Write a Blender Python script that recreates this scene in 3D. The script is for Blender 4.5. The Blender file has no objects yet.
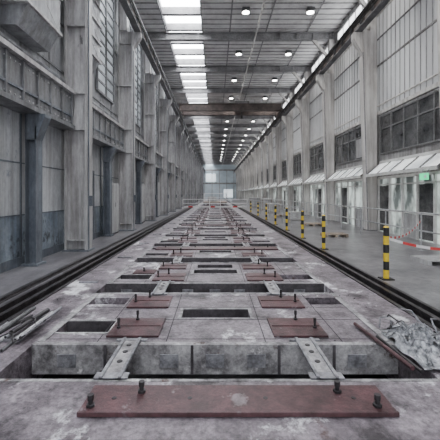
import bpy, math, random, bmesh
from mathutils import Vector, Matrix, noise as mnoise
random.seed(7)
S = bpy.context.scene

# ---------------------------------------------------------------- materials
def nt(m):
    m.use_nodes = True
    return m.node_tree
def grime(name, c1, c2, scale=1.5, rough=0.6, metal=0.0, stain=None, stain_pos=0.6, stain_scale=0.8,
          stretch=(1,1,1), bump=0.15, fine=16.0, emis=None, spec=0.5, ramp=(0.36,0.64), dirt=0.4, dirt_scale=1.1, contrast=0.55, rust=None, rust_pos=0.64, streak=0.0, dirt_w=0.12):
    m = bpy.data.materials.new(name); t = nt(m); N=t.nodes; L=t.links
    b = N['Principled BSDF']
    tc = N.new('ShaderNodeTexCoord'); mp = N.new('ShaderNodeMapping')
    mp.inputs['Scale'].default_value = stretch
    L.new(tc.outputs['Object'], mp.inputs['Vector'])
    def noise(sc,det=8,ro=0.65,w=0.0,vec=None):
        n=N.new('ShaderNodeTexNoise'); n.noise_dimensions='4D'; n.inputs['W'].default_value=w
        n.inputs['Scale'].default_value=sc; n.inputs['Detail'].default_value=det; n.inputs['Roughness'].default_value=ro
        L.new(vec or mp.outputs[0], n.inputs['Vector']); return n.outputs['Fac']
    def ramp2(fac,p0,p1,a=(0,0,0),c=(1,1,1)):
        r=N.new('ShaderNodeValToRGB'); r.color_ramp.elements[0].position=p0; r.color_ramp.elements[1].position=p1
        r.color_ramp.elements[0].color=(*a,1); r.color_ramp.elements[1].color=(*c,1); L.new(fac,r.inputs['Fac']); return r.outputs['Color']
    def mix(A,B,fac,blend='MIX'):
        x=N.new('ShaderNodeMix'); x.data_type='RGBA'; x.blend_type=blend
        for key,val in (('A',A),('B',B)):
            if isinstance(val,tuple): x.inputs[key].default_value=(*val,1)
            else: L.new(val,x.inputs[key])
        if isinstance(fac,float): x.inputs['Factor'].default_value=fac
        else: L.new(fac,x.inputs['Factor'])
        return x.outputs['Result']
    col = ramp2(noise(scale),ramp[0],ramp[1],c1,c2)
    f = noise(fine,7,0.75,1.7)
    col = mix(col, ramp2(f,0.3,0.7,(0.12,0.12,0.12),(0.88,0.88,0.88)), contrast,'OVERLAY')
    if stain:
        col = mix(col, stain, ramp2(noise(stain_scale,12,0.72,3.3),stain_pos-0.015,stain_pos+0.03))
    if rust:
        col = mix(col, rust, ramp2(noise(stain_scale*1.7,12,0.72,7.1),rust_pos-0.015,rust_pos+0.05))
    if dirt:
        k=1-dirt
        col = mix(col, ramp2(noise(dirt_scale,11,0.72,5.9),0.46-dirt_w,0.46+dirt_w*0.6,(k*0.97,k*0.93,k*0.95),(1,1,1)), 1.0,'MULTIPLY')
    if streak:
        m2 = N.new('ShaderNodeMapping'); m2.inputs['Scale'].default_value=(7,7,0.35); L.new(tc.outputs['Object'],m2.inputs['Vector'])
        k=1-streak
        col = mix(col, ramp2(noise(1.0,6,0.6,2.2,m2.outputs[0]),0.38,0.58,(k,k*0.97,k*0.95),(1,1,1)), 1.0,'MULTIPLY')
    L.new(col, b.inputs['Base Color'])
    b.inputs['Roughness'].default_value=rough; b.inputs['Metallic'].default_value=metal
    b.inputs['Specular IOR Level'].default_value=spec
    if bump:
        bp = N.new('ShaderNodeBump'); bp.inputs['Strength'].default_value=bump; bp.inputs['Distance'].default_value=0.02
        L.new(f, bp.inputs['Height']); L.new(bp.outputs[0], b.inputs['Normal'])
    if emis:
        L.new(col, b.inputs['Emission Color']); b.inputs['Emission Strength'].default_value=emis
    return m

M = {}
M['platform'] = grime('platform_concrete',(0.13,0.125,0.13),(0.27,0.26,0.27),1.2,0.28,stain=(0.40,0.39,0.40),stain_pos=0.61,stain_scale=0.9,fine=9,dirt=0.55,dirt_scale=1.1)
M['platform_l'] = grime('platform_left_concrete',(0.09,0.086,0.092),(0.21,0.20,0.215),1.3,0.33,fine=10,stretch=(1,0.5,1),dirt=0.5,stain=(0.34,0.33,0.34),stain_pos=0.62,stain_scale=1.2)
M['deck'] = grime('deck_concrete',(0.115,0.095,0.110),(0.30,0.262,0.295),2.6,0.42,stain=(0.80,0.79,0.83),stain_pos=0.578,stain_scale=1.0,fine=20,bump=0.5,dirt=0.78,dirt_scale=2.0,contrast=0.95,rust=(0.085,0.042,0.040),rust_pos=0.61,dirt_w=0.08)
M['deck_edge'] = grime('deck_edge_concrete',(0.20,0.19,0.20),(0.50,0.49,0.50),4,0.7,fine=24,bump=0.4,dirt=0.75,dirt_scale=4,rust=(0.10,0.06,0.05),rust_pos=0.59,stain=(0.75,0.74,0.75),stain_pos=0.6,stain_scale=2)
M['face_dark'] = grime('gap_face',(0.035,0.03,0.035),(0.11,0.10,0.11),2.5,0.7)  # shade of the deck openings painted into the colour of their faces
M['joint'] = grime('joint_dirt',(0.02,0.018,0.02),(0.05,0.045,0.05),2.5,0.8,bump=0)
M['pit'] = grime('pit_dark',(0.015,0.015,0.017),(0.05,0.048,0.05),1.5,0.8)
M['rust'] = grime('oxide_red_steel',(0.055,0.024,0.028),(0.125,0.056,0.064),3.5,0.4,fine=18,stain=(0.27,0.22,0.24),stain_pos=0.60,stain_scale=2.4,bump=0.3,dirt=0.65,dirt_scale=3)
M['steel'] = grime('galvanised_steel',(0.20,0.20,0.22),(0.42,0.42,0.45),6,0.4,metal=0.3,dirt=0.65,dirt_scale=7)
M['railing'] = grime('railing_steel',(0.35,0.36,0.37),(0.55,0.56,0.57),4,0.4,metal=0.2)
M['dark'] = grime('dark_steel',(0.018,0.016,0.018),(0.05,0.046,0.05),4,0.45,metal=0.2)
M['rail'] = grime('rail_steel',(0.035,0.03,0.033),(0.11,0.10,0.105),6,0.35,metal=0.5)
M['wall_l'] = grime('left_wall_panel',(0.42,0.435,0.455),(0.62,0.635,0.655),0.7,0.42,stain=(0.20,0.23,0.28),stain_pos=0.62,stain_scale=1.2,stretch=(1,1.0,0.5),fine=14,contrast=0.3,dirt=0.35,streak=0.35,rust=(0.22,0.18,0.16),rust_pos=0.67)
M['wall_lo'] = grime('left_wall_plinth',(0.15,0.19,0.24),(0.36,0.40,0.45),1.3,0.42,stretch=(1,1.0,0.7),fine=14,stain=(0.05,0.055,0.065),stain_pos=0.57,stain_scale=1.3,dirt=0.6,streak=0.4,contrast=0.4)
M['wall_up'] = grime('left_upper_panel',(0.27,0.275,0.29),(0.42,0.425,0.445),1.0,0.5,stretch=(1,1.2,0.4),contrast=0.3,streak=0.4)
M['blue'] = grime('blue_grey_paint',(0.085,0.10,0.125),(0.19,0.21,0.24),1.6,0.45,stretch=(1,1,0.5),dirt=0.5,streak=0.3,contrast=0.4)
M['parapet'] = grime('parapet_paint',(0.155,0.16,0.17),(0.31,0.315,0.33),1.4,0.38,stretch=(1,1,0.5),dirt=0.45,streak=0.4,contrast=0.4)
M['duct'] = grime('duct_sheet_metal',(0.25,0.26,0.28),(0.46,0.475,0.50),2,0.35,metal=0.3,stretch=(1,1,0.5),dirt=0.4,streak=0.3,contrast=0.3)
M['col_l'] = grime('left_column_paint',(0.36,0.355,0.36),(0.53,0.525,0.53),1.2,0.38,stretch=(1,1,0.3),stain=(0.13,0.125,0.13),stain_pos=0.65,stain_scale=3,dirt=0.35,dirt_scale=2,contrast=0.3,streak=0.4)
M['white'] = grime('white_paint',(0.60,0.585,0.56),(0.80,0.785,0.76),1.0,0.35,stretch=(1,1,0.35),fine=10,contrast=0.3,dirt=0.25,streak=0.35)
M['frame'] = grime('white_frame',(0.58,0.58,0.565),(0.76,0.76,0.74),2,0.4,bump=0,contrast=0.2,dirt=0.25)
M['clad'] = grime('right_cladding',(0.38,0.385,0.39),(0.54,0.545,0.55),0.8,0.5,stretch=(1,1,0.5),contrast=0.3,dirt=0.25,streak=0.3)
M['wall_r'] = grime('right_wall_paint',(0.30,0.295,0.29),(0.46,0.455,0.45),0.8,0.6,contrast=0.3,streak=0.4)
M['wframe'] = grime('window_frame_grey',(0.13,0.13,0.13),(0.24,0.24,0.24),2,0.5)
M['ceil'] = grime('ceiling_panel',(0.62,0.615,0.61),(0.82,0.815,0.81),0.5,0.6,bump=0,contrast=0.2,dirt=0.25)
M['ceil_rib'] = grime('ceiling_rib',(0.28,0.275,0.27),(0.40,0.395,0.39),0.5,0.6,bump=0)
M['beam'] = grime('roof_beam_paint',(0.19,0.185,0.19),(0.33,0.325,0.33),1.5,0.6)
M['beam_d'] = grime('runway_beam_paint',(0.08,0.08,0.085),(0.18,0.18,0.185),1.5,0.6)
M['crane'] = grime('crane_brown',(0.05,0.038,0.034),(0.13,0.10,0.09),1.5,0.6)
M['wgl_dark'] = grime('dark_glazing',(0.03,0.032,0.034),(0.15,0.15,0.15),1.6,0.15,bump=0)
M['yellow'] = grime('yellow_paint',(0.75,0.52,0.02),(0.9,0.66,0.04),6,0.45,bump=0,dirt=0.15,contrast=0.3)
M['black'] = grime('black_paint',(0.012,0.012,0.012),(0.03,0.03,0.03),6,0.5,bump=0)
M['red'] = grime('red_tape',(0.55,0.04,0.04),(0.7,0.07,0.06),6,0.5,bump=0,dirt=0)
M['twhite'] = grime('white_tape',(0.75,0.75,0.75),(0.85,0.85,0.85),6,0.5,bump=0,dirt=0.1,contrast=0.2)
M['wood'] = grime('pallet_wood',(0.25,0.20,0.15),(0.45,0.37,0.30),4,0.7,stretch=(1,6,1))
M['foil'] = grime('plastic_film',(0.14,0.145,0.16),(0.68,0.70,0.74),9,0.18,metal=0.35,bump=0.8,dirt=0.8,dirt_scale=12)
M['endwall'] = grime('end_wall_glow_paint',(0.36,0.43,0.47),(0.52,0.59,0.63),0.2,0.6,bump=0,contrast=0.2,dirt=0.1,emis=0.15)  # painted wall with emission added so the far end looks bright
def emit(name,col,st,base=(0.8,0.85,0.9),var=0.0,sc=0.5,stretch=(1,1,1),rough=0.3):
    m = bpy.data.materials.new(name); t=nt(m); b=t.nodes['Principled BSDF']
    b.inputs['Base Color'].default_value=(*base,1); b.inputs['Emission Color'].default_value=(*col,1)
    b.inputs['Emission Strength'].default_value=st; b.inputs['Roughness'].default_value=rough
    if var:
        tc=t.nodes.new('ShaderNodeTexCoord'); mp=t.nodes.new('ShaderNodeMapping'); mp.inputs['Scale'].default_value=stretch
        n=t.nodes.new('ShaderNodeTexNoise'); n.inputs['Scale'].default_value=sc; n.inputs['Detail'].default_value=5
        t.links.new(tc.outputs['Object'],mp.inputs['Vector']); t.links.new(mp.outputs[0],n.inputs['Vector'])
        r=t.nodes.new('ShaderNodeMapRange'); r.inputs['From Min'].default_value=0.4; r.inputs['From Max'].default_value=0.6
        r.inputs['To Min'].default_value=st*(1-var); r.inputs['To Max'].default_value=st
        t.links.new(n.outputs['Fac'],r.inputs['Value']); t.links.new(r.outputs[0],b.inputs['Emission Strength'])
    return m
M['sky'] = emit('skylight_glazing',(0.93,0.96,1.0),17.0)
M['lwin'] = emit('upper_window_glazing',(0.85,0.92,1.0),0.38,base=(0.25,0.27,0.29),var=0.8,sc=0.8)
M['rwin'] = emit('clerestory_glazing',(0.95,0.97,1.0),4.5,var=0.3,sc=0.8)
M['gclad'] = emit('glowing_cladding',(0.97,0.98,1.0),0.34,base=(0.45,0.455,0.46),var=0.6,sc=0.45,stretch=(1,1,0.4),rough=0.5)  # wall cladding with an added glow to light the hall and ceiling
M['shop'] = emit('office_glazing',(0.88,0.98,0.94),0.85,base=(0.2,0.23,0.22),var=0.97,sc=1.8,stretch=(1,1,0.5),rough=0.1)
M['canopy'] = emit('canopy_glazing',(1.0,0.99,0.95),0.8,var=0.7,sc=1.2)
M['lamp'] = emit('lamp_lens',(1,0.98,0.93),25)
M['exit'] = emit('exit_green',(0.05,0.8,0.35),1.5,base=(0.02,0.4,0.15))
M['farlight'] = emit('far_window',(0.85,0.95,1.0),1.1)

# ---------------------------------------------------------------- builder
class MB:
    def __init__(s): s.v=[]; s.f=[]; s.m=[]; s.mats=[]
    def mi(s,k):
        if k not in s.mats: s.mats.append(k)
        return s.mats.index(k)
    def hexa(s,pts,k):
        o=len(s.v); s.v+= [tuple(p) for p in pts]; i=s.mi(k)
        for q in ((0,3,2,1),(4,5,6,7),(0,1,5,4),(1,2,6,5),(2,3,7,6),(3,0,4,7)):
            s.f.append(tuple(o+a for a in q)); s.m.append(i)
    def box(s,x0,x1,y0,y1,z0,z1,k):
        s.hexa([(x0,y0,z0),(x1,y0,z0),(x1,y1,z0),(x0,y1,z0),(x0,y0,z1),(x1,y0,z1),(x1,y1,z1),(x0,y1,z1)],k)
    def prism_xz(s,poly,y0,y1,k):
        o=len(s.v); n=len(poly); i=s.mi(k)
        s.v+=[(x,y0,z) for x,z in poly]+[(x,y1,z) for x,z in poly]
        s.f.append(tuple(o+a for a in range(n))); s.m.append(i)
        s.f.append(tuple(o+n+a for a in reversed(range(n)))); s.m.append(i)
        for a in range(n):
            b=(a+1)%n; s.f.append((o+a,o+n+a,o+n+b,o+b)); s.m.append(i)
    def tube(s,p0,p1,r,k,n=10,r1=None):
        p0=Vector(p0); p1=Vector(p1); d=(p1-p0).normalized()
        u=d.orthogonal().normalized(); w=d.cross(u); o=len(s.v); i=s.mi(k); r1=r if r1 is None else r1
        for p,rr in ((p0,r),(p1,r1)):
            for a in range(n):
                t=2*math.pi*a/n; s.v.append(tuple(p+u*rr*math.cos(t)+w*rr*math.sin(t)))
        for a in range(n):
            b=(a+1)%n; s.f.append((o+a,o+b,o+n+b,o+n+a)); s.m.append(i)
        s.f.append(tuple(o+a for a in reversed(range(n)))); s.m.append(i)
        s.f.append(tuple(o+n+a for a in range(n))); s.m.append(i)
    def path(s,pts,r,k,n=8):
        for a,b in zip(pts[:-1],pts[1:]): s.tube(a,b,r,k,n)
    def build(s,name,bevel=0):
        me=bpy.data.meshes.new(name)
        me.from_pydata(s.v,[],s.f)
        for k in s.mats: me.materials.append(M[k])
        me.polygons.foreach_set('material_index',s.m); me.update()
        ob=bpy.data.objects.new(name,me); S.collection.objects.link(ob)
        if bevel:
            b=ob.modifiers.new('bevel','BEVEL'); b.width=bevel; b.segments=2; b.limit_method='ANGLE'
        return ob

L=112.0; LE=L-0.15; Y0=-3.0
XL=-4.5; XR=7.4; ZC=11.6
ST=[4.4+5.3*k for k in range(0,20)]
ST=[y for y in ST if y<L-1]
BAYS=[(a,b) for a,b in zip([-0.9]+ST[:-1],ST)]

# ---------------------------------------------------------------- floor
f=MB()
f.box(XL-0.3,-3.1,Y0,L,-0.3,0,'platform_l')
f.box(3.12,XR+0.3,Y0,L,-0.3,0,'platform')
for sx in (-1,1):
    a,b=sorted((sx*2.02,sx*2.72)); f.box(a,b,Y0,L,-0.5,-0.02,'deck')
    a,b=sorted((sx*2.72,sx*3.12)); f.box(a,b,Y0,L,-0.5,-0.12,'dark')
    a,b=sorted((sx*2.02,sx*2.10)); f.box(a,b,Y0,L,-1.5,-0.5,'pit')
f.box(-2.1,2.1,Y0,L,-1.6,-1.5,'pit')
f.build('floor')

d=MB()
T=-0.32
d.box(-2.02,2.02,Y0,2.92,T,0,'deck')
d.box(-2.02,2.02,2.90,2.94,T,0.004,'deck_edge')
y=3.63; cell=2.45; k=0
cells=[]
while y<70:
    cells.append(y); y0=y
    s0,s1=y0+0.30,y0+0.66
    d.box(-2.02,2.02,y0,s0,T,0,'deck')
    d.box(-2.02,-1.92,s0,s1,T,0,'deck')
    if k%2==0:
        d.box(-1.28,2.02,s0,s1,T,0,'deck')
    else:
        d.box(-1.28,1.30,s0,s1,T,0,'deck'); d.box(1.92,2.02,s0,s1,T,0,'deck')
    d.box(-2.02,2.02,s1,y0+0.76,T,0,'deck')
    c0,c1=y0+0.76,y0+1.10
    d.box(-2.02,-0.45,c0,c1,T,0,'deck'); d.box(0.47,2.02,c0,c1,T,0,'deck')
    t0,t1=y0+1.30,y0+1.62
    d.box(-2.02,2.02,c1,t0,T,0,'deck')
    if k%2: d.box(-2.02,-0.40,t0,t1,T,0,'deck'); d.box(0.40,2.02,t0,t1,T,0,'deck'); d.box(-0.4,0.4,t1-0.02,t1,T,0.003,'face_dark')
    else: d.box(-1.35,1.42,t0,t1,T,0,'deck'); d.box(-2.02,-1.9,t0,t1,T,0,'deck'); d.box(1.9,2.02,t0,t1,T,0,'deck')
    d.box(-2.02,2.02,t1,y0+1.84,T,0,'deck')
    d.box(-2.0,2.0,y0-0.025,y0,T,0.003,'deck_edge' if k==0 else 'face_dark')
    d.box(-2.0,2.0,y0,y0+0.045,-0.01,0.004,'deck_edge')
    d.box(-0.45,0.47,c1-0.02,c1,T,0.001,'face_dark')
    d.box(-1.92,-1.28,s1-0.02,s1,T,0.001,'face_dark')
    for (xa,xb,ya,yb) in ((-0.45,0.47,c0,c1),(-1.92,-1.28,s0,s1)):
        d.box(xa-0.05,xb+0.05,yb,yb+0.04,0,0.006,'deck_edge'); d.box(xa-0.05,xb+0.05,ya-0.04,ya,0,0.006,'deck_edge')
        d.box(xa-0.04,xa,ya,yb,0,0.006,'deck_edge'); d.box(xb,xb+0.04,ya,yb,0,0.006,'deck_edge')
    for px in (-1.62,-0.5,0.0,0.45,1.55):
        d.box(px-0.10,px+0.10,y0-0.04,y0-0.02,-0.24,-0.10,'steel')
    for px in (-1.2,-0.25,0.7,1.3): d.box(px-0.015,px+0.015,y0-0.035,y0-0.02,-0.32,0.0,'face_dark')
    for q in (0.12,0.70,1.17,1.70):
        d.box(-1.9,1.9,y0+q,y0+q+0.012,0,0.0012,'joint')
    for px in (-1.32,-0.55,0.56,1.42): d.box(px,px+0.010,y0+0.05,y0+1.8,0,0.0012,'joint')
    if k:
        d.box(-2.0,2.0,y0-0.35,y0-0.22,-0.35,-0.10,'deck_edge')
    y+=cell; k+=1
d.box(-2.02,2.02,y-0.6,LE,T,0,'deck')
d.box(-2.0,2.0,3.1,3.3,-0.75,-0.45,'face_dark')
for yy in (0.9,1.55,2.2): d.box(-2.0,2.0,yy,yy+0.012,0,0.0012,'joint')
d.build('pit_cover_deck')

j=MB()
for yy in cells[:14]:
    j.box(-2.55,-2.2,yy+0.1,yy+0.16,-0.02,0.008,'steel')
    j.box(-1.88,1.88,yy+1.80,yy+1.84,0.001,0.008,'deck_edge')
    for xx in (-1.98,1.9):
        j.box(xx,xx+0.08,yy+0.05,yy+1.84,0.001,0.012,'deck_edge')
j.build('floor_joint_strips')

def stud(m,x,y,z,h=0.1,r=0.02):
    m.tube((x,y,z),(x,y,z+0.02),r*1.9,'dark',6)
    m.tube((x,y,z+0.02),(x,y,z+h*0.55),r,'dark',10)
    m.tube((x,y,z+h*0.55),(x,y,z+h),r*1.35,'dark',10)

E=0.007
p=MB()
p.box(-1.02,1.36,2.43,2.80,E,0.03,'rust')
p.box(-1.02,1.36,2.43,2.45,0.03,0.04,'rust')
for x in (-0.8,-0.2,0.4,1.1): p.tube((x,2.62,0.03),(x,2.62,0.034),0.02,'dark',10)
for x,yy in ((-0.95,2.52),(-0.60,2.70),(1.0,2.70),(1.24,2.52)): stud(p,x,yy,0.03,0.09,0.018)
p.build('steel_cover_plate',bevel=0.004)
for k,y0 in enumerate(cells):
    if y0>66: break
    for bi,(yy,dl) in enumerate(((y0+0.15,0.54),(y0+1.12,0.50))):
        for xc,w in ((-0.93,0.30),(1.0,0.31)):
            if k%3==2 and bi: continue
            jx=random.uniform(-0.05,0.05); ww=w*random.choice((1,1,0.8,1.1))
            p=MB(); p.box(xc-ww+jx,xc+ww+jx,yy,yy+dl,E,0.028,'rust')
            sgn=-1 if xc<0 else 1
            stud(p,xc+sgn*0.22+jx,yy+0.22,0.028,0.12,0.013); stud(p,xc+sgn*0.05+jx,yy+dl-0.06,0.028,0.12,0.013)
            p.box(xc-ww+0.02+jx,xc+ww-0.02+jx,yy+0.27,yy+0.29,0.028,0.036,'rust')
            p.build('steel_cover_plate')
    if k%3==2:
        p=MB(); p.box(-1.75,1.85,y0+1.15,y0+1.6,E,0.035,'rust')
        for x in (-1.5,-0.6,0.6,1.6): stud(p,x,y0+1.5,0.035,0.11,0.013)
        p.build('steel_cover_plate')
    elif k>=1:
        p=MB(); q=random.choice((-1.7,1.3)); p.box(q,q+0.45,y0+0.72,y0+1.05,E,0.02,'rust'); stud(p,q+0.2,y0+0.9,0.02,0.08,0.013)
        p.build('steel_cover_plate')
for k,y0 in enumerate([3.63-cell]+cells[:14]):
    ya=y0+1.74; yb=y0+cell+0.10
    for xc in (-0.93,1.0):
        b=MB()
        for o in (-0.10,0.07):
            b.box(xc+o,xc+o+0.03,ya,yb,0.009,0.036,'steel')
        b.box(xc-0.07,xc+0.07,ya,yb,0.009,0.016,'deck_edge')
        b.box(xc-0.15,xc+0.15,ya,ya+0.1,0.009,0.02,'steel'); b.box(xc-0.17,xc+0.17,yb-0.05,yb,0.009,0.02,'steel')
        for q in (0.3,0.5,0.65): b.tube((xc,ya+q,0.016),(xc,ya+q,0.022),0.028,'dark',10)
        b.build('steel_channel_bracket')

for x in (-2.9,2.92):
    r=MB()
    r.box(x-0.075,x+0.075,Y0,LE,-0.12,-0.10,'rail'); r.box(x-0.012,x+0.012,Y0,LE,-0.10,-0.03,'rail'); r.box(x-0.036,x+0.036,Y0,LE,-0.03,0.02,'rail')
    yy=Y0+0.3
    while yy<60:
        for o in (-0.09,0.09): r.box(x+o-0.03,x+o+0.03,yy,yy+0.08,-0.12,-0.07,'rail')
        yy+=0.65
    r.build('track_rail')
for x0,x1 in ((-3.12,-3.06),(3.07,3.13)):
    t=MB(); t.box(x0,x1,Y0,LE,-0.11,0.03,'rail'); t.build('platform_edge_angle')
t=MB(); t.box(-3.36,-3.27,Y0,LE,0.012,0.05,'rail'); t.box(-3.4,-3.23,Y0,LE,0.001,0.012,'rail'); t.build('guide_rail')
t=MB(); t.box(-2.75,-2.69,Y0,LE,-0.12,0.0,'rail');t.box(2.69,2.75,Y0,LE,-0.12,0.0,'rail'); t.build('track_edge_angle')

# ---------------------------------------------------------------- left wall
w=MB()
w.box(XL-0.3,XL,Y0,L,0,1.15,'wall_lo')
w.box(XL-0.3,XL,Y0,L,1.15,3.5,'wall_l')
w.box(XL-0.3,XL,Y0,L,3.5,ZC,'wall_up')
yy=Y0
while yy<L:
    w.box(XL,XL+0.025,yy,yy+0.05,0,3.5,'blue')
    yy+=2.65
w.box(XL,XL+0.04,Y0,L,0,0.2,'blue')
for z in (1.15,2.35): w.box(XL,XL+0.02,Y0,L,z,z+0.03,'blue')
yy=Y0
while yy<60:
    w.box(XL,XL+0.02,yy,yy+0.04,4.6,ZC,'parapet'); yy+=1.325
for z in (5.2,6.6,8.0,9.4,10.7): w.box(XL,XL+0.03,Y0,L,z,z+0.06,'parapet')
w.build('wall_left')
g=MB()
GX=XL+0.045
for a,b in BAYS:
    a+=0.24; b-=0.24
    g.box(GX,-4.12,a,b,3.6,4.5,'parapet')
    g.box(GX,-4.0,a,b,3.5,3.6,'parapet'); g.box(GX,-4.0,a,b,4.5,4.6,'col_l')
    g.box(-4.12,-4.08,a,b,3.85,3.9,'blue')
    n=8
    for i in range(n+1):
        q=a+(b-a-0.05)*i/n; g.box(-4.12,-4.07,q,q+0.05,3.6,4.5,'parapet')
    if b<45:
        q=a
        while q<b-0.2:
            for z in (4.38,3.7): g.tube((-4.12,q+0.1,z),(-4.095,q+0.1,z),0.02,'col_l',6)
            q+=0.17
g.build('mezzanine_girder')
for k,y in enumerate(ST):
    c=MB()
    c.box(-4.34,-4.28,y-0.2,y+0.2,0.04,ZC-0.55,'col_l'); c.box(-3.75,-3.68,y-0.2,y+0.2,0.04,9.0,'col_l')
    c.box(-4.32,-3.70,y-0.06,y+0.06,0.04,9.0,'col_l')
    c.box(-4.32,-3.95,y-0.2,y+0.2,9.0,ZC-0.55,'col_l')
    c.box(-4.38,-3.62,y-0.26,y+0.26,0.001,0.04,'blue')
    for z in (0.3,3.5,4.55,6.5,8.4): c.box(-4.32,-3.7,y-0.19,y+0.19,z,z+0.03,'col_l')
    c.prism_xz([(-3.72,8.2),(-3.35,8.75),(-3.35,8.94),(-3.72,8.94)],y-0.15,y+0.15,'col_l')
    c.tube((-3.66,y-0.14,0.04),(-3.66,y-0.14,8.1),0.02,'blue',6)
    c.box(-3.66,-3.58,y-0.1,y+0.1,1.3,1.6,'blue')
    c.build('steel_column')
for y in [a+3.3 for a in ST[:14]]:
    c=MB()
    c.box(-4.36,-4.33,y-0.14,y+0.14,0.05,3.49,'blue'); c.box(-4.13,-4.10,y-0.14,y+0.14,0.05,3.2,'blue'); c.box(-4.34,-4.11,y-0.015,y+0.015,0.05,3.49,'blue')
    c.prism_xz([(-4.34,2.9),(-4.1,2.9),(-3.9,3.42),(-3.9,3.49),(-4.34,3.49)],y-0.14,y+0.14,'blue')
    c.box(-4.42,-4.04,y-0.2,y+0.2,0.001,0.05,'blue')
    c.build('support_post')
def duct(y0,y1,x1,z0,z1,st=0.62):
    c=MB(); X=XL+0.035; c.box(X,x1,y0,y1,z0,z1,'duct')
    z=z0
    while z<=z1+0.01:
        c.box(X,x1+0.05,y0-0.05,y1+0.05,z-0.03,z+0.03,'col_l'); z+=st
    z=z0
    while z<z1-0.1:
        zz=min(z+st,z1)
        c.tube((x1,y0,z),(x1,y1,zz),0.008,'col_l',4); c.tube((x1,y1,z),(x1,y0,zz),0.008,'col_l',4)
        for q in (0.33,0.66): c.box(X,x1-0.02,y0-0.02,y0,z+st*q,z+st*q+0.02,'col_l')
        z+=st
    c.prism_xz([(X,z0-0.45),(x1-0.25,z0-0.45),(x1,z0),(X,z0)],y0+0.05,y1-0.05,'duct')
    c.build('ventilation_duct')
duct(5.0,6.3,-3.95,5.6,11.0); duct(6.75,8.2,-3.85,5.6,11.2,0.9)
duct(10.3,11.5,-4.0,6.2,11.0); duct(21.0,22.2,-4.0,5.6,11.0); duct(32,33.4,-4,5.6,11)
t=MB()
for z in (4.75,4.93): t.tube((-4.41,Y0,z),(-4.41,60,z),0.06,'duct',10)
t.build('service_pipe')
n=0
for i,(a,b) in enumerate(BAYS):
    if i<2: continue
    n+=1; c=MB(); a2,b2=a+0.6,b-0.6; X=XL+0.032
    if i in (2,4,6): a2=a+2.7
    c.box(X,XL+0.05,a2,b2,5.6,10.4,'lwin')
    m=int((b2-a2)/0.8)
    for q in range(m+1):
        yy=a2+(b2-a2)*q/m; c.box(X,XL+0.11,yy-0.03,yy+0.03,5.6,10.4,'parapet')
    for q in range(13):
        z=5.6+4.8*q/12; c.box(X,XL+0.09,a2,b2,z-0.04,z+0.04,'parapet')
    c.build('window_%d'%n)
dn=0
for i in (2,3,4,6,8,10):
    a,b=BAYS[i]; dn+=1; c=MB(); y0=a+0.75; y1=y0+1.5; X=XL+0.045
    c.box(X,XL+0.1,y0-0.1,y0,0.002,2.5,'blue'); c.box(X,XL+0.1,y1,y1+0.1,0.002,2.5,'blue'); c.box(X,XL+0.1,y0,y1,2.4,2.5,'blue')
    c.box(X,XL+0.07,y0,y1,0.002,2.4,'wgl_dark' if i%2 else 'clad'); c.box(XL+0.07,XL+0.09,(y0+y1)/2-0.02,(y0+y1)/2+0.02,0.01,2.4,'blue')
    c.tube((XL+0.07,(y0+y1)/2+0.1,1.05),(XL+0.14,(y0+y1)/2+0.1,1.05),0.02,'steel',8)
    c.build('door_%d'%dn)
for y,h in ((13.5,2.1),(18.9,2.2),(24.1,2.5),(29.4,2.3)):
    c=MB(); y-=0.2; c.box(-4.42,-4.15,y,y+0.9,0.05,h,'clad'); c.box(-4.15,-4.13,y+0.04,y+0.43,0.1,h-0.05,'clad'); c.box(-4.15,-4.13,y+0.47,y+0.86,0.1,h-0.05,'clad')
    c.box(-4.4,-4.17,y+0.03,y+0.87,0.001,0.05,'dark'); c.tube((-4.13,y+0.4,1.1),(-4.13,y+0.4,1.3),0.012,'dark',6); c.build('electrical_cabinet')

# ---------------------------------------------------------------- crane runway beams
for x0,x1,nm in ((-3.62,-3.34,0),(6.32,6.62,1)):
    c=MB(); xm=(x0+x1)/2
    c.box(x0,x1,Y0,LE,8.95,9.0,'beam_d'); c.box(x0,x1,Y0,LE,9.5,9.56,'beam_d'); c.box(xm-0.02,xm+0.02,Y0,LE,9.0,9.5,'crane')
    c.box(xm-0.04,xm+0.04,Y0,LE,9.56,9.64,'dark')
    y=Y0+0.5
    while y<LE-0.1: c.box(x0+0.03,x1-0.03,y,y+0.02,9.0,9.5,'beam_d'); y+=1.06
    c.build('crane_runway_beam')
    c=MB(); xx=x1+0.05 if nm==0 else x0-0.05
    c.tube((xx,Y0,9.15),(xx,LE,9.15),0.025,'black',6); c.tube((xx,Y0,9.3),(xx,LE,9.3),0.025,'black',6)
    c.build('power_conductor_bar')

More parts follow.
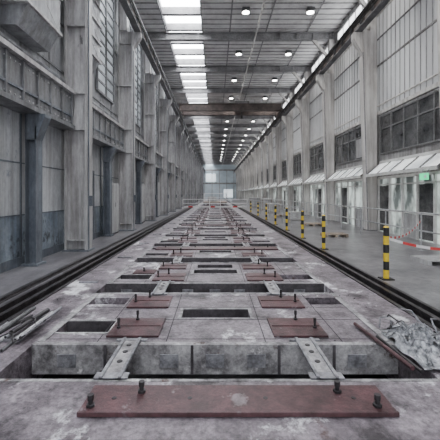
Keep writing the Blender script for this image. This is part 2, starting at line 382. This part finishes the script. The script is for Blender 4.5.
# ---------------------------------------------------------------- right wall
w=MB()
w.box(XR,XR+0.3,Y0,L,0,5.3,'wall_r'); w.box(XR,XR+0.3,Y0,L,5.3,9.7,'gclad'); w.box(XR,XR+0.3,Y0,L,9.7,ZC,'clad')
y=Y0
while y<L:
    st=0.33 if y<45 else 0.66
    w.prism_xz([(XR-0.02,5.35),(XR,5.35),(XR,9.7),(XR-0.02,9.7)],y,y+0.04,'clad'); y+=st
w.box(XR-0.06,XR,Y0,L,5.2,5.35,'white'); w.box(XR-0.06,XR,Y0,L,9.7,9.85,'white'); w.box(XR-0.05,XR,Y0,L,7.4,7.47,'wall_r')
w.build('wall_right')
wn=40
RX=XR-0.002
for i,(a,b) in enumerate(BAYS):
    c=MB(); a2,b2=a+0.3,b-0.3
    c.box(XR-0.06,RX,a2,b2,0.002,2.35,'shop')
    m=5
    for q in range(m+1):
        yy=a2+(b2-a2)*q/m; c.box(XR-0.14,RX,yy-0.04,yy+0.04,0.002,2.35,'frame')
    for q in range(m):
        yy=a2+(b2-a2)*q/m; y3=a2+(b2-a2)*(q+1)/m
        if (q+i)%3==0: c.box(XR-0.08,XR-0.06,yy+0.05,y3-0.05,0.05,2.0,'wgl_dark')
        elif (q+i)%3==1: c.box(XR-0.09,XR-0.06,yy+0.05,y3-0.05,0.002,0.9,'clad')
    for z in (0.95,2.05): c.box(XR-0.12,RX,a2,b2,z-0.025,z+0.025,'frame')
    c.box(XR-0.14,RX,a2,b2,2.30,2.40,'frame')
    c.build('office_glazed_front')
    c=MB()
    c.prism_xz([(6.75,2.44),(RX,2.98),(RX,3.03),(6.75,2.49)],a2,b2,'canopy')
    for q in range(m+1):
        yy=a2+(b2-a2)*q/m; c.prism_xz([(6.74,2.42),(RX,2.93),(RX,3.08),(6.74,2.52)],yy-0.035,yy+0.035,'wframe')
    c.box(6.70,6.75,a2,b2,2.40,2.52,'frame'); c.box(XR-0.08,RX,a2,b2,2.98,3.1,'frame')
    c.build('glazed_canopy')
    wn+=1; c=MB(); c.box(XR-0.04,RX,a2+0.1,b2-0.1,3.45,5.05,'wgl_dark')
    for q in range(6):
        yy=a2+0.1+(b2-a2-0.2)*q/5; c.box(XR-0.1,RX,yy-0.03,yy+0.03,3.4,5.1,'wframe')
    for z in (3.42,4.5,5.05): c.box(XR-0.09,RX,a2+0.1,b2-0.1,z-0.025,z+0.025,'wframe')
    if i%2: c.box(XR-0.06,XR-0.04,a2+1.0,a2+1.9,3.5,4.45,'clad')
    c.build('window_%d'%wn)
    wn+=1; c=MB(); c.box(XR-0.04,RX,a2+0.3,b2-0.3,9.95,11.2,'rwin')
    for q in range(6):
        yy=a2+0.3+(b2-a2-0.6)*q/5; c.box(XR-0.08,RX,yy-0.03,yy+0.03,9.9,11.25,'frame')
    c.box(XR-0.08,RX,a2+0.3,b2-0.3,9.88,9.95,'frame'); c.box(XR-0.08,RX,a2+0.3,b2-0.3,11.2,11.27,'frame')
    c.build('window_%d'%wn)
for y in ST:
    c=MB()
    c.prism_xz([(6.90,0.04),(7.28,0.04),(7.28,9.0),(6.70,9.0),(6.70,7.2)],y-0.17,y+0.17,'white')
    c.prism_xz([(6.88,0.04),(6.94,0.04),(6.74,7.2),(6.74,9.0),(6.66,9.0),(6.66,7.2)],y-0.22,y+0.22,'white')
    c.prism_xz([(6.68,7.9),(6.70,8.94),(6.25,8.94),(6.25,8.65)],y-0.16,y+0.16,'white')
    c.prism_xz([(6.98,9.0),(7.28,9.0),(7.28,ZC-0.51),(6.98,ZC-0.51)],y-0.16,y+0.16,'white')
    c.prism_xz([(6.98,9.9),(6.98,10.15),(6.2,11.09),(5.95,11.09)],y-0.07,y+0.07,'white')
    c.box(6.85,7.28,y-0.25,y+0.25,0.001,0.04,'beam')
    c.tube((6.84,y-0.25,0.05),(6.62,y-0.25,8.0),0.022,'beam',6)
    c.build('crane_column')
t=MB()
t.tube((7.325,Y0,5.6),(7.325,LE,5.6),0.035,'white',10); t.tube((7.325,Y0,8.6),(7.325,LE,8.6),0.035,'beam',8)
t.build('sprinkler_pipe')

# ---------------------------------------------------------------- ceiling
SX0,SX1=-2.95,-0.8
c=MB()
c.box(XL-0.3,SX0,Y0,L,ZC,ZC+0.2,'ceil'); c.box(SX1,XR+0.3,Y0,L,ZC,ZC+0.2,'ceil')
y=Y0
while y<L:
    for a,b in ((XL,SX0),(SX1,XR)): c.box(a,b,y,y+0.07,ZC-0.04,ZC,'ceil_rib')
    y+=0.53
c.build('ceiling')
c=MB()
c.box(SX0,SX1,Y0,L,ZC+0.5,ZC+0.54,'sky')
c.box(SX0-0.05,SX0,Y0,L,ZC-0.05,ZC+0.54,'beam'); c.box(SX1,SX1+0.05,Y0,L,ZC-0.05,ZC+0.54,'beam')
y=ST[0]-5.3
while y<L:
    c.box(SX0,SX1,y-0.12,y+0.12,ZC+0.1,ZC+0.5,'beam'); y+=5.3/3
c.build('skylight_window')
for y in ST:
    b=MB(); x0,x1=-4.3,7.25
    b.box(x0,x1,y-0.14,y+0.14,ZC-0.5,ZC-0.46,'beam'); b.box(x0,x1,y-0.14,y+0.14,ZC-0.09,ZC-0.055,'beam'); b.box(x0,x1,y-0.02,y+0.02,ZC-0.46,ZC-0.09,'beam')
    for x in range(-4,8,1): b.box(x-0.01,x+0.01,y-0.12,y+0.12,ZC-0.46,ZC-0.09,'beam')
    b.build('roof_beam')
c=MB()
for x in (0.9,3.1,5.6): c.box(x-0.04,x+0.04,Y0,LE,ZC-0.055,ZC-0.041,'beam')
c.tube((2.4,Y0,ZC-0.58),(2.4,LE,ZC-0.58),0.05,'white',8)
c.build('roof_service_pipe')
for i,y in enumerate([ST[0]+2.65+5.3*q for q in range(0,18)]):
    for x in (1.65,5.1):
        c=MB(); z=ZC-0.12
        c.box(x-0.2,x+0.2,y-0.2,y+0.2,z,ZC-0.041,'beam_d')
        c.tube((x,y,z-0.12),(x,y,z),0.24,'beam_d',18,0.2); c.tube((x,y,z-0.128),(x,y,z-0.12),0.19,'lamp',18)
        c.build('high_bay_lamp')
        if i<14:
            l=bpy.data.lights.new('lamp_light','SPOT'); l.energy=260; l.spot_size=math.radians(160); l.spot_blend=0.6; l.shadow_soft_size=0.2; l.color=(1,0.97,0.93)
            o=bpy.data.objects.new('lamp_light',l); o.location=(x,y,z-0.17); S.collection.objects.link(o)
c=MB()
for y in (32.6,34.4):
    c.box(-3.5,6.5,y-0.2,y+0.2,9.85,10.5,'crane'); c.box(-3.5,6.5,y-0.26,y+0.26,10.48,10.54,'crane')
for x in (-3.48,6.47):
    c.box(x-0.14,x+0.14,31.9,35.1,9.72,9.98,'crane')
    for y in (32.3,34.7): c.tube((x-0.06,y,9.76),(x+0.06,y,9.76),0.12,'dark',14)
for i in range(12):
    x=-3.3+i*0.8; c.tube((x,32.3,10.5),(x,32.3,10.9),0.02,'beam',6)
c.box(2.0,3.4,32.8,34.2,10.3,10.9,'beam'); c.tube((2.7,33.5,10.3),(2.7,33.5,9.6),0.03,'dark',6); c.box(2.6,2.8,33.4,33.6,9.3,9.6,'dark')
c.build('overhead_crane')

# ---------------------------------------------------------------- far wall
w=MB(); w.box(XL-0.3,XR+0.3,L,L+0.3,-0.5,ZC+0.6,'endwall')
for x in (-3.5,-1,1.5,4,6.4): w.box(x-0.1,x+0.1,L-0.08,L,0,10,'wall_r')
w.box(XL,XR,L-0.1,L,5.0,5.5,'wall_r'); w.box(XL,XR,L-0.1,L,9.5,10,'wall_r'); w.box(-3,0.2,L-0.06,L,5.8,8.5,'farlight'); w.box(3,6,L-0.06,L,0.5,3.2,'farlight')
w.build('wall_far')

# ---------------------------------------------------------------- bollards, tape, railings
def bollard(x,y,h=1.0):
    c=MB(); n=6
    c.box(x-0.11,x+0.11,y-0.11,y+0.11,0.001,0.02,'black')
    for i in range(n):
        c.tube((x,y,0.02+(h-0.02)*i/n),(x,y,0.02+(h-0.02)*(i+1)/n),0.052,'black' if i in (1,3) else 'yellow' if i!=5 else 'black',14)
    c.tube((x,y,h),(x,y,h+0.03),0.055,'yellow',14,0.03)
    c.build('safety_bollard')
for x,y in ((3.32,6.4),(3.26,9.9),(3.26,12.3),(3.26,15.0),(3.26,17.8),(3.26,21),(3.26,25),(3.26,30),(4.75,5.6)): bollard(x,y)
def tape(p,q,sag=0.08,w=0.05):
    c=MB(); p=Vector(p); q=Vector(q)
    n=max(6,int((q-p).length/0.2))
    def P(t):
        v=p.lerp(q,t); v.z-=sag*4*t*(1-t); return v
    for i in range(n):
        a=P(i/n); b=P((i+1)/n); k='red' if i%2 else 'twhite'
        d=(b-a).normalized().cross(Vector((0,0,1)))*0.003; u=Vector((0,0,w/2))
        c.hexa([a-u-d,b-u-d,b-u+d,a-u+d,a+u-d,b+u-d,b+u+d,a+u+d],k)
    c.build('barrier_tape')
tape((3.38,6.38,0.78),(4.69,5.6,0.72),0.1); tape((3.37,6.46,0.80),(5.97,9.6,0.85),0.15)
c=MB()
y=5.6; x=6.0
while y<60:
    c.tube((x,y,0.012),(x,y,1.1),0.022,'railing',8); c.box(x-0.07,x+0.07,y-0.07,y+0.07,0.001,0.012,'railing'); y+=2.0
for z in (1.1,0.58): c.tube((x,5.6,z),(x,y-2,z),0.022,'railing',8)
c.build('handrail')
c=MB(); y=14; x=3.75
while y<50: c.tube((x,y,0.001),(x,y,1.05),0.02,'railing',8); y+=2.2
for z in (1.05,0.55): c.tube((x,14,z),(x,y-2.2,z),0.02,'railing',8)
c.build('guard_rail')
c=MB()
for z in (1.05,0.6): c.tube((-3.6,37,z),(3.6,37,z),0.03,'twhite',8)
for x in (-3.6,-1.8,-0.6,0.6,1.8,3.6): c.tube((x,37,0.012 if abs(x)<3 else 0.001),(x,37,1.05),0.03,'twhite',8)
for i in range(14): c.box(-3.5+i*0.5,-3.0+i*0.5,36.96,37.0,0.15,0.3,'red' if i%5==1 else 'twhite')
c.build('crossing_barrier')
c=MB()
c.box(-1.6,1.6,44,48,0.5,0.62,'wood')
for x in (-1.5,1.5):
    for y in (44.2,47.8): c.box(x-0.05,x+0.05,y-0.05,y+0.05,0.012,0.5,'steel'); c.tube((x,y,0.62),(x,y,1.7),0.03,'twhite',6)
for z in (1.15,1.7):
    c.tube((-1.5,44.2,z),(1.5,44.2,z),0.03,'twhite',6)
c.box(-1.0,0.2,45,46.5,0.62,1.3,'clad')
c.build('work_platform')
c=MB(); c.box(6.60,6.64,10.25,10.65,2.10,2.30,'exit'); c.box(6.605,6.635,10.22,10.68,2.30,2.32,'frame'); c.tube((6.62,10.3,2.32),(6.69,10.3,2.44),0.01,'steel',6); c.tube((6.62,10.6,2.32),(6.69,10.6,2.44),0.01,'steel',6)
c.box(6.598,6.60,10.3,10.42,2.15,2.25,'twhite')
c.build('exit_sign')

def pallet(x,y,w=1.1,l=0.8,k='wood'):
    c=MB()
    for i in range(3): c.box(x+i*(w-0.1)/2,x+i*(w-0.1)/2+0.1,y,y+l,0.001,0.09,k)
    n=6
    for i in range(n): c.box(x,x+w,y+i*l/n,y+i*l/n+l/n*0.75,0.09,0.115,k)
    c.build('pallet')
pallet(4.9,7.6,0.9,0.7,'clad'); pallet(4.2,12.6,0.9,0.6,'wood'); pallet(4.6,17,1,0.8,'wood'); pallet(4.4,24,1,0.8)
def crate(x,y,w,l,h):
    c=MB(); c.box(x,x+w,y,y+l,0.06,h,'clad'); c.box(x-0.02,x+w+0.02,y-0.02,y+l+0.02,h,h+0.04,'frame')
    for a in (0,w-0.08): c.box(x+a,x+a+0.08,y,y+l,0.001,0.06,'wood')
    for a in (0.02,w-0.06): c.box(x+a,x+a+0.04,y-0.015,y,0.06,h,'wood')
    c.build('storage_crate')
crate(4.6,20.5,0.8,0.6,0.5); crate(4.5,28,1.0,0.8,0.8); crate(4.7,33,1.0,1.2,1.1); crate(4.3,40,1.2,1.2,1.2)

c=MB()
for i in range(9):
    x=-2.58+0.055*i; y=3.45+random.uniform(0,0.3); a=random.uniform(-0.06,0.10); ln=random.uniform(0.5,0.95)
    r=random.uniform(0.018,0.032); z=-0.018+r+0.035*(i%3)
    c.tube((x,y,z),(x+a,y+ln,z+0.01),r,('steel','dark','beam_d','railing')[i%4],12)
    c.tube((x-0.0005,y-0.002,z),(x,y+0.001,z),r*0.7,'black',12)
for q in range(2):
    pts=[(-2.58+0.48*t/14,3.6+q*0.45+0.06*math.cos(t*1.3),0.09+0.03*math.sin(t*0.9)) for t in range(15)]
    c.path(pts,0.009,'dark',6)
c.build('pipe_bundle')
c=MB(); R=random.Random(3)
HX,HY=2.24,3.55
n=38; m=26
P=[[None]*m for _ in range(n)]
for a in range(n):
    for b in range(m):
        u=a/(n-1)*2-1; v=b/(m-1)*2-1
        px=u*0.30; py=v*0.46
        r=max(0,1-(u*u*0.9+v*v*0.9))
        z=0.20*r**0.5*(0.30+1.3*abs(mnoise.noise(Vector((px*8,py*6,1.0)))))+0.12*abs(mnoise.noise(Vector((px*24,py*20,4.0))))*r
        px+=0.07*mnoise.noise(Vector((px*6,py*6,9))); py+=0.1*mnoise.noise(Vector((px*5,py*5,12)))
        P[a][b]=(HX+px,HY+py,z+0.014)
o=len(c.v); ki=c.mi('foil')
for a in range(n): c.v+=P[a]
for a in range(n-1):
    for b in range(m-1):
        c.f.append((o+a*m+b,o+(a+1)*m+b,o+(a+1)*m+b+1,o+a*m+b+1)); c.m.append(ki)
for i in range(46):
    x=HX+R.uniform(-0.28,0.28); y=HY+R.uniform(-0.42,0.42); z=R.uniform(0.04,0.16)
    x2=x+R.uniform(-0.2,0.2); y2=y+R.uniform(-0.25,0.25); z2=max(0.03,z+R.uniform(-0.1,0.1))
    mid=((x+x2)/2+R.uniform(-.05,.05),(y+y2)/2,(z+z2)/2+0.05)
    c.path([(x,y,z),mid,(x2,y2,z2)],R.uniform(0.005,0.012),R.choice(('dark','steel','beam_d','railing','foil')),6)
c.build('scrap_film_heap')
c=MB(); c.tube((1.83,3.05,0.038),(1.74,4.1,0.038),0.022,'rust',10); c.tube((1.88,3.0,0.034),(1.84,3.75,0.034),0.016,'dark',8)
c.build('scrap_pipe')
# scattered grit and scraps
c=MB(); R=random.Random(11)
for i in range(420):
    y=R.uniform(1.5,14); x=R.uniform(-2.6,2.6)
    if abs(x)>1.85: zb=-0.019 if abs(x)>2.05 else 0.013
    else: zb=0.0015
    inside=False
    for y0 in [3.63-cell]+cells[:6]:
        if y0+1.7<y<y0+cell+0.03 or y0+0.1<y<y0+1.66: inside=True
    if inside and abs(x)<2.05: continue
    if y<2.9 and 2.35<y: continue
    s=R.uniform(0.006,0.02); a=R.uniform(0,3.14)
    k=R.choice(('dark','deck_edge','rust','twhite','joint'))
    ca,sa=math.cos(a)*s,math.sin(a)*s*0.6
    h=zb+R.uniform(0.003,0.010)
    pts=[(x-ca,y-sa),(x+sa,y-ca),(x+ca,y+sa),(x-sa,y+ca)]
    c.hexa([(p,q,zb) for p,q in pts]+[(x+(p-x)*0.7,y+(q-y)*0.7,h) for p,q in pts],k)
c.build('floor_debris')

# ---------------------------------------------------------------- world + camera
w=bpy.data.worlds.new('World'); S.world=w; w.use_nodes=True
bg=w.node_tree.nodes['Background']; bg.inputs['Color'].default_value=(0.92,0.95,1,1); bg.inputs['Strength'].default_value=1.8
cam=bpy.data.cameras.new('camera'); cam.lens=27; cam.sensor_width=36; cam.shift_x=5/440; cam.shift_y=-26/440; cam.clip_end=400
o=bpy.data.objects.new('camera',cam); o.location=(0,0,1.65); o.rotation_euler=(math.pi/2,0,0); S.collection.objects.link(o); S.camera=o
